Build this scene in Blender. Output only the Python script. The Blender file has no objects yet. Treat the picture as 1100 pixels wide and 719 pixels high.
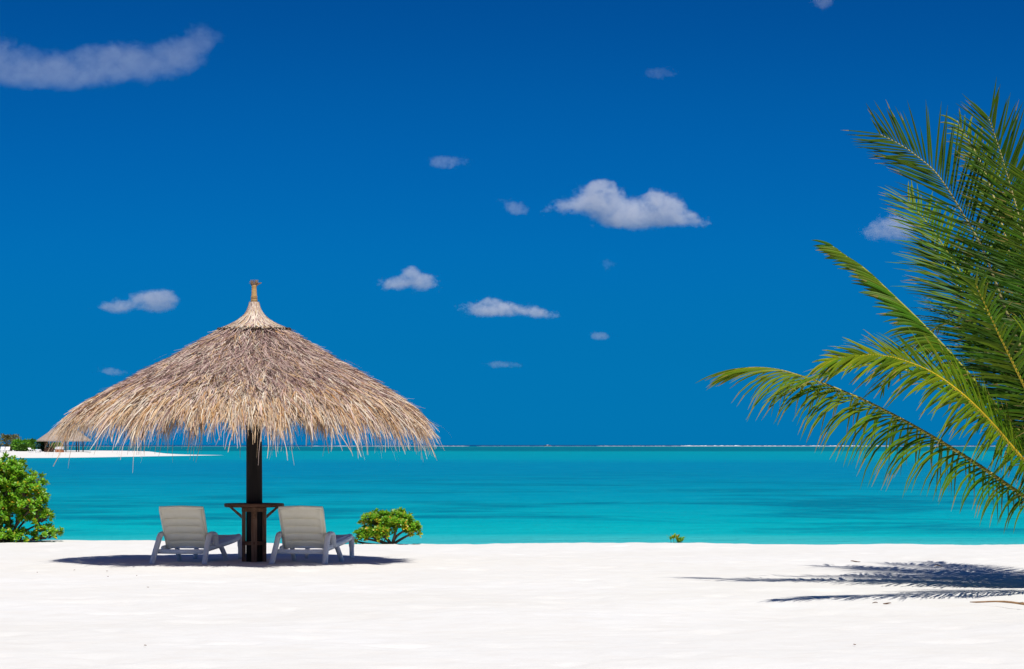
import bpy, bmesh, math, random
import numpy as np
from mathutils import Vector, Matrix, noise as mnoise

random.seed(11)
RNG = np.random.default_rng(7)
SC = bpy.context.scene
COL = SC.collection

# ------------------------------------------------------------------ camera
F = 2880.0          # focal length in pixels of an 1100 wide frame
EYE = 1.41          # camera height over the beach
SEA = -0.80         # sea level below the beach
cam_data = bpy.data.cameras.new("camera")
cam = bpy.data.objects.new("camera", cam_data)
COL.objects.link(cam)
cam.location = (0, 0, EYE)
cam.rotation_euler = (math.radians(90), 0, 0)
cam_data.sensor_width = 36.0
cam_data.lens = F / 1100.0 * 36.0
cam_data.shift_y = 118.5 / 1100.0
cam_data.clip_start = 0.5
cam_data.clip_end = 90000.0
SC.camera = cam

# ------------------------------------------------------------------ light
SUNV = Vector((0.16, -0.50, 1.0)).normalized()
sun_data = bpy.data.lights.new("sun", 'SUN')
sun_data.energy = 4.6
sun_data.angle = math.radians(0.53)
sun_data.color = (1.0, 0.955, 0.885)
sun = bpy.data.objects.new("sun", sun_data)
sun.rotation_euler = (-SUNV).to_track_quat('-Z', 'Y').to_euler()
sun.location = (10, -20, 60)
COL.objects.link(sun)

world = bpy.data.worlds.new("World")
SC.world = world
world.use_nodes = True
wn = world.node_tree.nodes
wl = world.node_tree.links
for n in list(wn):
    wn.remove(n)
w_out = wn.new('ShaderNodeOutputWorld')
w_bg = wn.new('ShaderNodeBackground')
w_bg.inputs['Strength'].default_value = 0.09
sky = wn.new('ShaderNodeTexSky')
sky.sky_type = 'NISHITA'
sky.sun_disc = False
sky.sun_elevation = math.asin(SUNV.z)
sky.sun_rotation = math.atan2(SUNV.x, SUNV.y)
sky.altitude = 0
sky.air_density = 1.0
sky.dust_density = 0.0
sky.ozone_density = 3.0
# the deep tropical blue: the clear air's own tint, stronger higher up
w_tc = wn.new('ShaderNodeTexCoord')
w_sep = wn.new('ShaderNodeSeparateXYZ')
w_ramp = wn.new('ShaderNodeValToRGB')
w_mul = wn.new('ShaderNodeMix')
w_mul.data_type = 'RGBA'
w_mul.blend_type = 'MULTIPLY'
w_mul.inputs[0].default_value = 1.0
SKY_STOPS = [
    (0.0000, (0.00068, 0.2289, 0.8033)),
    (0.0019, (0.00068, 0.2289, 0.8033)),
    (0.0075, (0.00072, 0.2289, 0.7821)),
    (0.0168, (0.00072, 0.2268, 0.7469)),
    (0.0354, (0.00076, 0.2301, 0.6956)),
    (0.0540, (0.00076, 0.2401, 0.6812)),
    (0.0725, (0.00084, 0.2458, 0.6801)),
    (0.1094, (0.00112, 0.2329, 0.6391)),
    (0.1276, (0.00128, 0.2241, 0.608)),
    (0.1530, (0.00148, 0.203, 0.5589)),
    (0.1630, (0.00156, 0.1953, 0.5418)),
    (0.3000, (0.03, 0.17, 0.5)),
    (0.6000, (0.1, 0.3, 0.6)),
]
cr = w_ramp.color_ramp
while len(cr.elements) < len(SKY_STOPS):
    cr.elements.new(0.5)
for e, (p, c) in zip(cr.elements, SKY_STOPS):
    e.position = p
    e.color = (*c, 1)
wl.new(w_tc.outputs['Generated'], w_sep.inputs[0])
wl.new(w_sep.outputs['Z'], w_ramp.inputs[0])
wl.new(sky.outputs[0], w_mul.inputs[6])
wl.new(w_ramp.outputs[0], w_mul.inputs[7])
wl.new(w_mul.outputs[2], w_bg.inputs['Color'])
wl.new(w_bg.outputs[0], w_out.inputs['Surface'])

SC.view_settings.view_transform = 'Standard'
SC.view_settings.look = 'None'
SC.view_settings.gamma = 1.0
SC.view_settings.exposure = 0.0
SC.view_settings.use_curve_mapping = False
cy = SC.cycles
cy.volume_bounces = 4
cy.volume_step_rate = 0.35
cy.volume_max_steps = 256
cy.max_bounces = 12
cy.diffuse_bounces = 8
cy.glossy_bounces = 2
cy.transmission_bounces = 4
cy.transparent_max_bounces = 8
cy.caustics_reflective = False
cy.caustics_refractive = False
cy.use_denoising = True


# ------------------------------------------------------------------ helpers
def at(px, py, d):
    """A point of the photograph (1100 wide) put at distance d."""
    return Vector(((px - 550.0) / F * d, d, EYE - (py - 478.0) / F * d))


def tag(o, label=None, cat=None, group=None, kind=None):
    if label:
        o["label"] = label
    if cat:
        o["category"] = cat
    if group:
        o["group"] = group
    if kind:
        o["kind"] = kind
    return o


def empty(name, loc, rotz=0.0):
    o = bpy.data.objects.new(name, None)
    o.empty_display_size = 0.2
    COL.objects.link(o)
    o.location = loc
    o.rotation_euler = (0, 0, rotz)
    return o


def link_mesh(name, me, mat=None, parent=None, loc=None):
    o = bpy.data.objects.new(name, me)
    if mat:
        me.materials.append(mat)
    COL.objects.link(o)
    if parent:
        o.parent = parent
    if loc is not None:
        o.location = loc
    return o


def copy_tree(o, parent=None):
    c = o.copy()
    COL.objects.link(c)
    if parent:
        c.parent = parent
    for ch in list(o.children):
        copy_tree(ch, c)
    return c


class MB:
    """Collects vertices, faces and one colour per face corner set."""
    def __init__(self):
        self.v, self.f, self.c = [], [], []

    def add(self, verts, faces, col=None):
        b = len(self.v)
        self.v.extend([tuple(p) for p in verts])
        for f in faces:
            self.f.append(tuple(i + b for i in f))
            self.c.append(col if col is not None else (1, 1, 1))

    def box(self, x0, x1, y0, y1, z0, z1, col=None):
        v = [(x, y, z) for z in (z0, z1) for y in (y0, y1) for x in (x0, x1)]
        f = [(0, 2, 3, 1), (4, 5, 7, 6), (0, 1, 5, 4), (2, 6, 7, 3), (0, 4, 6, 2), (1, 3, 7, 5)]
        self.add(v, f, col)

    def tube(self, pts, rads, seg=8, col=None, caps=True, flat=None):
        pts = [Vector(p) for p in pts]
        if not hasattr(rads, '__len__'):
            rads = [rads] * len(pts)
        rings = []
        ref = Vector((0, 0, 1))
        t0 = (pts[1] - pts[0]).normalized()
        if abs(t0.dot(ref)) > 0.95:
            ref = Vector((0, 1, 0))
        verts = []
        for i, p in enumerate(pts):
            if i == 0:
                t = pts[1] - pts[0]
            elif i == len(pts) - 1:
                t = pts[-1] - pts[-2]
            else:
                t = pts[i + 1] - pts[i - 1]
            t.normalize()
            a = ref - t * ref.dot(t)
            if a.length < 1e-5:
                a = t.orthogonal()
            a.normalize()
            b = t.cross(a)
            ref = a
            for k in range(seg):
                an = 2 * math.pi * (k + 0.5) / seg
                ca, sa = math.cos(an), math.sin(an)
                r = rads[i]
                if flat:
                    verts.append(p + a * ca * flat[0] * r + b * sa * flat[1] * r)
                else:
                    verts.append(p + a * ca * r + b * sa * r)
        faces = []
        n = len(pts)
        for i in range(n - 1):
            for k in range(seg):
                k2 = (k + 1) % seg
                faces.append((i * seg + k, i * seg + k2, (i + 1) * seg + k2, (i + 1) * seg + k))
        if caps:
            faces.append(tuple(reversed(range(seg))))
            faces.append(tuple(range((n - 1) * seg, n * seg)))
        self.add(verts, faces, col)

    def lathe(self, prof, seg=24, col=None, center=(0, 0)):
        verts, faces = [], []
        for (r, z) in prof:
            for k in range(seg):
                an = 2 * math.pi * k / seg
                verts.append((center[0] + r * math.cos(an), center[1] + r * math.sin(an), z))
        for i in range(len(prof) - 1):
            for k in range(seg):
                k2 = (k + 1) % seg
                faces.append((i * seg + k, i * seg + k2, (i + 1) * seg + k2, (i + 1) * seg + k))
        faces.append(tuple(reversed(range(seg))))
        faces.append(tuple(range((len(prof) - 1) * seg, len(prof) * seg)))
        self.add(verts, faces, col)

    def build(self, name, mat, parent=None, loc=None, smooth=False, colors=False, bevel=0.0):
        me = bpy.data.meshes.new(name)
        me.from_pydata(self.v, [], self.f)
        if colors:
            at_ = me.attributes.new("tint", 'FLOAT_COLOR', 'FACE')
            arr = np.ones((len(self.f), 4), dtype=np.float32)
            arr[:, :3] = np.array(self.c, dtype=np.float32)
            at_.data.foreach_set("color", arr.ravel())
        if smooth:
            me.polygons.foreach_set("use_smooth", [True] * len(me.polygons))
        me.update()
        if bevel > 0:
            bm = bmesh.new()
            bm.from_mesh(me)
            bmesh.ops.bevel(bm, geom=list(bm.edges), offset=bevel, segments=2, affect='EDGES', clamp_overlap=True)
            bm.to_mesh(me)
            bm.free()
        return link_mesh(name, me, mat, parent, loc)


def strips_mesh(name, V, Fc, C):
    """numpy vertices (n,3), quads (m,4), colours (m,3) -> mesh with a tint per face"""
    me = bpy.data.meshes.new(name)
    me.vertices.add(len(V))
    me.vertices.foreach_set("co", np.ascontiguousarray(V, dtype=np.float32).ravel())
    m = len(Fc)
    me.loops.add(m * 4)
    me.loops.foreach_set("vertex_index", np.ascontiguousarray(Fc, dtype=np.int32).ravel())
    me.polygons.add(m)
    me.polygons.foreach_set("loop_start", np.arange(0, m * 4, 4, dtype=np.int32))
    me.polygons.foreach_set("loop_total", np.full(m, 4, dtype=np.int32))
    me.update(calc_edges=True)
    at_ = me.attributes.new("tint", 'FLOAT_COLOR', 'FACE')
    arr = np.ones((m, 4), dtype=np.float32)
    arr[:, :3] = C
    at_.data.foreach_set("color", arr.ravel())
    me.validate()
    return me


def vnoise(x, y, seed):
    """smooth 2-D value noise in numpy, 0..1"""
    r = np.random.default_rng(seed)
    tab = r.random((256, 256))
    xi = np.floor(x).astype(int)
    yi = np.floor(y).astype(int)
    fx = x - xi
    fy = y - yi
    fx = fx * fx * (3 - 2 * fx)
    fy = fy * fy * (3 - 2 * fy)
    a = tab[xi & 255, yi & 255]
    b = tab[(xi + 1) & 255, yi & 255]
    c = tab[xi & 255, (yi + 1) & 255]
    d = tab[(xi + 1) & 255, (yi + 1) & 255]
    return (a * (1 - fx) + b * fx) * (1 - fy) + (c * (1 - fx) + d * fx) * fy


# ------------------------------------------------------------------ materials
class NT:
    def __init__(self, name):
        self.m = bpy.data.materials.new(name)
        self.m.use_nodes = True
        self.n = self.m.node_tree.nodes
        self.l = self.m.node_tree.links
        for x in list(self.n):
            self.n.remove(x)
        self.out = self.n.new('ShaderNodeOutputMaterial')

    def node(self, t, **kw):
        x = self.n.new(t)
        for k, v in kw.items():
            setattr(x, k, v)
        return x

    def link(self, a, b):
        self.l.new(a, b)

    def math(self, op, a, b=None, clamp=False):
        x = self.n.new('ShaderNodeMath')
        x.operation = op
        x.use_clamp = clamp
        for i, s in enumerate((a, b)):
            if s is None:
                continue
            if isinstance(s, (int, float)):
                x.inputs[i].default_value = s
            else:
                self.l.new(s, x.inputs[i])
        return x.outputs[0]

    def ramp(self, fac, stops, interp='LINEAR'):
        x = self.n.new('ShaderNodeValToRGB')
        x.color_ramp.interpolation = interp
        while len(x.color_ramp.elements) < len(stops):
            x.color_ramp.elements.new(0.5)
        for e, (p, c) in zip(x.color_ramp.elements, stops):
            e.position = p
            e.color = (*c, 1) if hasattr(c, '__len__') else (c, c, c, 1)
        self.l.new(fac, x.inputs[0])
        return x.outputs[0]

    def mix(self, fac, a, b, blend='MIX'):
        x = self.n.new('ShaderNodeMix')
        x.data_type = 'RGBA'
        x.blend_type = blend
        for sock, s in ((x.inputs[0], fac), (x.inputs[6], a), (x.inputs[7], b)):
            if isinstance(s, (int, float)):
                sock.default_value = s
            elif isinstance(s, tuple):
                sock.default_value = (*s, 1)
            else:
                self.l.new(s, sock)
        return x.outputs[2]

    def noise(self, vec, scale, detail=3, rough=0.5, dist=0.0):
        x = self.n.new('ShaderNodeTexNoise')
        x.inputs['Scale'].default_value = scale
        x.inputs['Detail'].default_value = detail
        x.inputs['Roughness'].default_value = rough
        x.inputs['Distortion'].default_value = dist
        if vec is not None:
            self.l.new(vec, x.inputs['Vector'])
        return x.outputs['Fac']

    def mapping(self, vec, scale=(1, 1, 1), loc=(0, 0, 0)):
        x = self.n.new('ShaderNodeMapping')
        x.inputs['Scale'].default_value = scale
        x.inputs['Location'].default_value = loc
        self.l.new(vec, x.inputs['Vector'])
        return x.outputs[0]

    def bump(self, h, strength, dist):
        x = self.n.new('ShaderNodeBump')
        x.inputs['Strength'].default_value = strength
        x.inputs['Distance'].default_value = dist
        self.l.new(h, x.inputs['Height'])
        return x.outputs[0]

    def princ(self, color, rough=0.6, spec=0.3, normal=None):
        x = self.n.new('ShaderNodeBsdfPrincipled')
        if isinstance(color, tuple):
            x.inputs['Base Color'].default_value = (*color, 1)
        else:
            self.l.new(color, x.inputs['Base Color'])
        x.inputs['Roughness'].default_value = rough
        x.inputs['Specular IOR Level'].default_value = spec
        if normal is not None:
            self.l.new(normal, x.inputs['Normal'])
        return x

    def done(self, sh):
        self.l.new(sh, self.out.inputs['Surface'])
        return self.m


def mat_sand():
    t = NT("coral_sand")
    geo = t.node('ShaderNodeNewGeometry')
    p = geo.outputs['Position']
    big = t.noise(p, 0.35, 4, 0.55)
    mid = t.noise(p, 3.0, 5, 0.6)
    fine = t.noise(p, 60.0, 4, 0.6)
    col = t.mix(t.ramp(big, [(0.35, 0.0), (0.7, 1.0)]), (0.735, 0.722, 0.682), (0.768, 0.762, 0.738))
    col = t.mix(t.ramp(mid, [(0.45, 0.0), (0.75, 0.5)]), col, (0.70, 0.665, 0.615))
    col = t.mix(t.ramp(fine, [(0.60, 0.0), (0.8, 0.45)]), col, (0.60, 0.54, 0.47))
    lump = t.noise(p, 7.0, 5, 0.62)
    h = t.math('ADD', t.math('MULTIPLY', fine, 0.25), lump)
    nrm = t.bump(h, 0.6, 0.02)
    return t.done(t.princ(col, 0.95, 0.05, nrm).outputs[0])


def mat_sea():
    t = NT("lagoon_water")
    geo = t.node('ShaderNodeNewGeometry')
    p = geo.outputs['Position']
    sep = t.node('ShaderNodeSeparateXYZ')
    t.link(p, sep.inputs[0])
    # depth zones of the lagoon, parallel to the shore: 60 / distance offshore
    wob = t.noise(t.mapping(p, (0.0035, 0.012, 1)), 1.0, 4, 0.55)
    wob2 = t.noise(t.mapping(p, (0.03, 0.05, 1)), 1.0, 4, 0.6)
    inv = t.math('DIVIDE', 60.0, sep.outputs['Y'])
    k = t.math('ADD', inv, t.math('MULTIPLY', t.math('MULTIPLY', t.math('SUBTRACT', wob, 0.5), inv), 0.9))
    k = t.math('ADD', k, t.math('MULTIPLY', t.math('MULTIPLY', t.math('SUBTRACT', wob2, 0.5), inv), 0.25))
    # inv: y583 ->1.0, y540 ->.58, y520->.40, y500->.207, y490->.113, y486->.075, y480 -> .019
    col = t.ramp(k, [
        (0.000, (0.000, 0.035, 0.160)),
        (0.014, (0.000, 0.045, 0.180)),
        (0.018, (0.000, 0.190, 0.235)),
        (0.026, (0.000, 0.135, 0.200)),
        (0.058, (0.000, 0.130, 0.205)),
        (0.070, (0.000, 0.290, 0.375)),
        (0.130, (0.000, 0.280, 0.415)),
        (0.190, (0.000, 0.215, 0.400)),
        (0.340, (0.000, 0.230, 0.405)),
        (0.520, (0.000, 0.335, 0.445)),
        (0.780, (0.000, 0.415, 0.475)),
        (0.900, (0.004, 0.460, 0.500)),
        (0.960, (0.055, 0.500, 0.530))])
    # sea-grass beds on the bottom
    g = t.noise(t.mapping(p, (0.085, 0.070, 1), (5.3, 1.7, 0)), 1.0, 8, 0.66, 0.4)
    band = t.ramp(inv, [(0.22, 0.0), (0.38, 0.6), (0.58, 1.0), (0.86, 1.0), (0.93, 0.0)])
    gm = t.math('MULTIPLY', t.ramp(g, [(0.47, 0.0), (0.60, 1.0)]), band)
    col = t.mix(t.math('MULTIPLY', gm, 0.74), col, (0.000, 0.150, 0.255))
    # small ripples and cat's paws
    r1 = t.noise(t.mapping(p, (0.8, 1.6, 1)), 1.0, 5, 0.65)
    r2 = t.noise(t.mapping(p, (0.09, 0.30, 1)), 1.0, 4, 0.6)
    col = t.mix(t.ramp(r2, [(0.40, 0.0), (0.70, 0.22)]), col, (0.000, 0.24, 0.37))
    r3 = t.noise(t.mapping(p, (0.45, 0.55, 1)), 1.0, 4, 0.65)
    col = t.mix(t.ramp(r3, [(0.46, 0.0), (0.72, 0.20)]), col, (0.02, 0.50, 0.56))
    nrm = t.bump(r1, 1.0, 0.6)
    dif = t.node('ShaderNodeBsdfDiffuse')
    t.link(col, dif.inputs['Color'])
    t.link(nrm, dif.inputs['Normal'])
    gl = t.node('ShaderNodeBsdfGlossy')
    gl.inputs['Roughness'].default_value = 0.25
    t.link(nrm, gl.inputs['Normal'])
    ms = t.node('ShaderNodeMixShader')
    lw = t.node('ShaderNodeFresnel')
    lw.inputs['IOR'].default_value = 1.33
    t.link(nrm, lw.inputs['Normal'])
    t.link(t.math('MULTIPLY', lw.outputs[0], 0.16), ms.inputs[0])
    t.link(dif.outputs[0], ms.inputs[1])
    t.link(gl.outputs[0], ms.inputs[2])
    return t.done(ms.outputs[0])


def mat_tint(name, rough=0.8, spec=0.1, transl=0.0, jitter=0.0):
    t = NT(name)
    a = t.node('ShaderNodeAttribute')
    a.attribute_name = "tint"
    col = a.outputs['Color']
    if jitter > 0:
        geo = t.node('ShaderNodeNewGeometry')
        nz = t.noise(geo.outputs['Position'], 25.0, 2, 0.5)
        col = t.mix(t.ramp(nz, [(0.3, 0.0), (0.75, jitter)]), col, (0.12, 0.09, 0.06), 'MULTIPLY')
    b = t.princ(col, rough, spec)
    if transl > 0:
        tr = t.node('ShaderNodeBsdfTranslucent')
        t.link(col, tr.inputs['Color'])
        ms = t.node('ShaderNodeMixShader')
        ms.inputs[0].default_value = transl
        t.link(b.outputs[0], ms.inputs[1])
        t.link(tr.outputs[0], ms.inputs[2])
        return t.done(ms.outputs[0])
    return t.done(b.outputs[0])


def mat_wood(name, c1, c2, rough=0.75, scale=(14, 14, 1.5), bump=0.3):
    t = NT(name)
    tc = t.node('ShaderNodeTexCoord')
    v = t.mapping(tc.outputs['Object'], scale)
    n1 = t.noise(v, 3.0, 5, 0.6, 0.4)
    col = t.mix(t.ramp(n1, [(0.35, 0.0), (0.68, 1.0)]), c1, c2)
    return t.done(t.princ(col, rough, 0.2, t.bump(n1, bump, 0.004)).outputs[0])


def mat_plastic(name, c, c2, rough=0.42):
    t = NT(name)
    tc = t.node('ShaderNodeTexCoord')
    n1 = t.noise(tc.outputs['Object'], 9.0, 4, 0.6)
    n2 = t.noise(tc.outputs['Object'], 70.0, 3, 0.6)
    f = t.math('ADD', t.math('MULTIPLY', n1, 0.75), t.math('MULTIPLY', n2, 0.25))
    col = t.mix(t.ramp(f, [(0.42, 0.0), (0.68, 1.0)]), c, c2)
    return t.done(t.princ(col, rough, 0.35, t.bump(n2, 0.06, 0.002)).outputs[0])


def mat_plain(name, c, c2=None, rough=0.8, scale=6.0, spec=0.15):
    t = NT(name)
    tc = t.node('ShaderNodeTexCoord')
    n1 = t.noise(tc.outputs['Object'], scale, 4, 0.6)
    col = t.mix(t.ramp(n1, [(0.35, 0.0), (0.7, 1.0)]), c, c2 or tuple(x * 0.7 for x in c))
    return t.done(t.princ(col, rough, spec).outputs[0])


M = {}
M['sand'] = mat_sand()
M['sea'] = mat_sea()
M['thatch'] = mat_tint("dry_thatch", 0.75, 0.15, 0.12)
M['leaf'] = mat_tint("glossy_leaf", 0.38, 0.40, 0.30)
M['palm'] = mat_tint("palm_leaflet", 0.50, 0.16, 0.22)
M['far_leaf'] = mat_tint("far_leaf", 0.7, 0.1, 0.2)
M['bark'] = mat_wood("shrub_bark", (0.10, 0.065, 0.04), (0.20, 0.15, 0.11))
M['rachis'] = mat_tint("palm_rachis", 0.5, 0.3, 0.0)
M['pole'] = mat_wood("dark_pole", (0.008, 0.006, 0.005), (0.020, 0.014, 0.011), 0.7, (16, 16, 0.8), 0.6)
M['table'] = mat_wood("table_wood", (0.085, 0.036, 0.018), (0.165, 0.078, 0.040), 0.6, (3, 14, 14), 0.3)
M['slat'] = mat_wood("slat_wood", (0.125, 0.058, 0.030), (0.26, 0.145, 0.085), 0.65, (16, 16, 1.2), 0.3)
M['white_plastic'] = mat_plastic("white_plastic", (0.86, 0.86, 0.83), (0.78, 0.78, 0.75))
M['cream_plastic'] = mat_plastic("cream_plastic", (0.93, 0.86, 0.66), (0.89, 0.81, 0.60), 0.5)
M['shade_line'] = mat_plain("shade_line_grey", (0.30, 0.285, 0.235), (0.22, 0.21, 0.18), 0.7, 12)
M['cane'] = mat_wood("bound_cane", (0.42, 0.25, 0.10), (0.60, 0.40, 0.18), 0.6, (6, 6, 40), 0.5)
M['dry_leaf'] = mat_plain("dry_leaf", (0.20, 0.10, 0.05), (0.11, 0.055, 0.03), 0.8, 20)
M['twig'] = mat_plain("bleached_twig", (0.45, 0.27, 0.13), (0.28, 0.16, 0.08), 0.8, 8)
M['foam'] = mat_plain("surf_foam", (0.82, 0.84, 0.86), (0.70, 0.74, 0.78), 0.9, 0.05)
M['far_thatch'] = mat_plain("far_thatch", (0.46, 0.37, 0.30), (0.30, 0.24, 0.20), 0.9, 2.0)
M['far_white'] = mat_plain("far_white", (0.80, 0.80, 0.80), (0.74, 0.74, 0.74), 0.6, 2.0)
M['far_brown'] = mat_plain("far_brown", (0.07, 0.035, 0.022), (0.04, 0.022, 0.016), 0.8, 2.0)
M['far_wood'] = mat_plain("far_wood", (0.16, 0.10, 0.07), (0.10, 0.06, 0.045), 0.8, 2.0)
M['far_orange'] = mat_plain("far_orange", (0.40, 0.13, 0.05), (0.30, 0.10, 0.04), 0.8, 2.0)
M['trunk'] = mat_wood("palm_trunk", (0.16, 0.12, 0.085), (0.30, 0.24, 0.18), 0.85, (6, 6, 22), 0.8)


# ------------------------------------------------------------------ beach, sea, far sandbar
def crest(x):
    """distance of the beach crest, a little nearer on the right"""
    return 39.2 - 0.10 * np.clip(x, -8, 9) + 0.35 * np.sin(x * 0.9 + 1.0) + 0.12 * np.sin(x * 2.7)


def beach_height(X, Y):
    yc = crest(X)
    over = np.maximum(0, Y - (yc - 0.9))
    z = -0.125 * np.power(over, 2) / (over + 1.1)
    z = np.maximum(z, -0.8 - 0.02 * np.maximum(0, Y - 48)) * 1.0
    z = np.where(Y > 48, np.minimum(z, -0.9 - 0.025 * (Y - 48)), z)
    z = np.maximum(z, -9.0)
    return z


def build_beach():
    fx = np.arange(-9.0, 9.001, 0.055)
    cx = np.array([-900, -600, -400, -250, -160, -110, -80, -60, -45, -34, -26, -20, -16, -13, -11.5, -10.4, -9.6])
    xs = np.concatenate([cx, fx, -cx[::-1]])
    fy = np.concatenate([np.arange(15.0, 26.0, 0.055), np.arange(26.0, 41.5, 0.05)])
    ys = np.concatenate([[-300, -150, -80, -40, -20, -8, 0, 5, 8, 10, 12, 13.5, 14.5], fy,
                         [41.7, 42.2, 43, 44, 45, 46, 47, 48, 50, 55, 65, 80, 120, 200, 320, 430]])
    X, Y = np.meshgrid(xs, ys)
    Z = beach_height(X, Y)
    fade = np.clip((11 - np.abs(X)) / 2, 0, 1) * np.clip((Y - 14) / 1.5, 0, 1)
    d = (vnoise(X * 0.45, Y * 0.45, 1) - 0.5) * 0.050
    d += (vnoise(X * 1.5 + 9, Y * 1.5, 2) - 0.5) * 0.022
    d += (vnoise(X * 4.0, Y * 4.0 + 5, 3) - 0.5) * 0.012
    d += (vnoise(X * 9.0, Y * 9.0, 4) - 0.5) * 0.007
    # trodden dimples
    f = vnoise(X * 2.6 + 40, Y * 2.6 + 3, 5)
    d -= np.clip(f - 0.74, 0, 1) * 0.09
    Z = Z + d * fade
    ny, nx = X.shape
    V = np.stack([X.ravel(), Y.ravel(), Z.ravel()], 1)
    idx = np.arange(ny * nx).reshape(ny, nx)
    Fc = np.stack([idx[:-1, :-1].ravel(), idx[:-1, 1:].ravel(), idx[1:, 1:].ravel(), idx[1:, :-1].ravel()], 1)
    me = strips_mesh("beach_sand", V, Fc, np.ones((len(Fc), 3)))
    me.polygons.foreach_set("use_smooth", [True] * len(me.polygons))
    o = link_mesh("beach_sand", me, M['sand'])
    tag(o, "white coral sand beach running down to the lagoon", "sand", kind='structure')


def build_sea():
    mb = MB()
    xs = [-60000, -8000, -1500, -300, 0, 300, 1500, 8000, 60000]
    ys = [41, 60, 100, 200, 500, 1200, 3000, 8000, 25000, 70000]
    for i in range(len(ys) - 1):
        for j in range(len(xs) - 1):
            mb.add([(xs[j], ys[i], SEA), (xs[j + 1], ys[i], SEA), (xs[j + 1], ys[i + 1], SEA), (xs[j], ys[i + 1], SEA)], [(0, 1, 2, 3)])
    o = mb.build("sea_water", M['sea'])
    tag(o, "turquoise lagoon water with darker bands reaching to the horizon", "sea", kind='structure')


def build_sandbar():
    # stations: photo column, near shore, crest distance, crest height, far shore
    st = [(-420, 420, 470, 0.36, 700), (-200, 440, 480, 0.30, 690), (-60, 446, 486, 0.25, 680), (0, 446, 488, 0.23, 670),
          (60, 446, 490, 0.21, 640), (95, 448, 492, 0.16, 610), (112, 452, 496, -0.04, 600), (135, 464, 508, -0.28, 592),
          (155, 486, 520, -0.42, 588), (180, 508, 536, -0.56, 586), (205, 528, 550, -0.66, 586), (228, 552, 566, -0.74, 586), (246, 570, 576, -0.82, 584)]
    # densify
    px = np.array([s[0] for s in st], float)
    q = np.concatenate([np.linspace(-420, 0, 22), np.linspace(6, 246, 61)])
    cols = [np.interp(q, px, np.array([s[k] for s in st], float)) for k in range(1, 5)]
    prof_n, V = 13, []
    rr = np.random.default_rng(3)
    for i, p in enumerate(q):
        dn, dc, zc, df = (c[i] for c in cols)
        dn += 2.0 * math.sin(p * 0.07) + rr.normal(0, 0.5)
        xr = (p - 550) / F
        for j in range(prof_n):
            u = j / (prof_n - 1)
            if u < 0.45:
                v = u / 0.45
                d = dn + (dc - dn) * v
                z = -1.25 + (zc + 1.25) * math.sin(v * math.pi / 2)
            else:
                v = (u - 0.45) / 0.55
                d = dc + (df - dc) * v
                z = zc - 0.10 * v - (zc + 1.4) * max(0, (v - 0.6) / 0.4) ** 2
            V.append((xr * dc + (0 if True else 0), d, z))
    n = len(q)
    Fc = []
    for i in range(n - 1):
        for j in range(prof_n - 1):
            a = i * prof_n + j
            Fc.append((a, a + prof_n, a + prof_n + 1, a + 1))
    me = strips_mesh("sandbar", np.array(V), np.array(Fc), np.ones((len(Fc), 3)))
    me.polygons.foreach_set("use_smooth", [True] * len(me.polygons))
    o = link_mesh("sandbar", me, M['sand'])
    tag(o, "low white sand spit across the lagoon tapering to the right", "sand", kind='structure')


def build_surf():
    """white water breaking on the outer reef"""
    rr = random.Random(5)
    mb = MB()
    d0 = 4300.0

    def ridge(px0, px1, h, d=d0):
        n = max(8, int((px1 - px0) / 2.0))
        pts = []
        for i in range(n + 1):
            px = px0 + (px1 - px0) * i / n
            x = (px - 550) / F * d
            fade = min(1, i / 3, (n - i) / 3)
            hh = h * fade * (0.35 + 0.9 * rr.random() * (0.5 + mnoise.noise((px * 0.05, 3, 1)) + 0.3)) + 0.02
            pts.append((x, hh, d + rr.uniform(-14, 14)))
        vs, fs = [], []
        for (x, hh, yy) in pts:
            vs += [(x, yy - 12, SEA - 0.1), (x, yy, SEA + hh), (x, yy + 14, SEA - 0.1)]
        for i in range(len(pts) - 1):
            a = i * 3
            fs += [(a, a + 3, a + 4, a + 1), (a + 1, a + 4, a + 5, a + 2)]
        mb.add(vs, fs)
    ridge(-60, 330, 0.12)
    ridge(330, 505, 0.5)
    ridge(512, 640, 0.15)
    ridge(640, 735, 0.4)
    ridge(728, 800, 1.25)
    ridge(796, 890, 1.0, d0 - 60)
    ridge(880, 960, 1.0)
    ridge(950, 1180, 0.5)
    o = mb.build("surf_foam", M['foam'], smooth=True)
    tag(o, "thin white line of surf breaking on the outer reef", "surf", kind='stuff')


build_beach()
build_sea()
build_sandbar()
build_surf()


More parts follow.
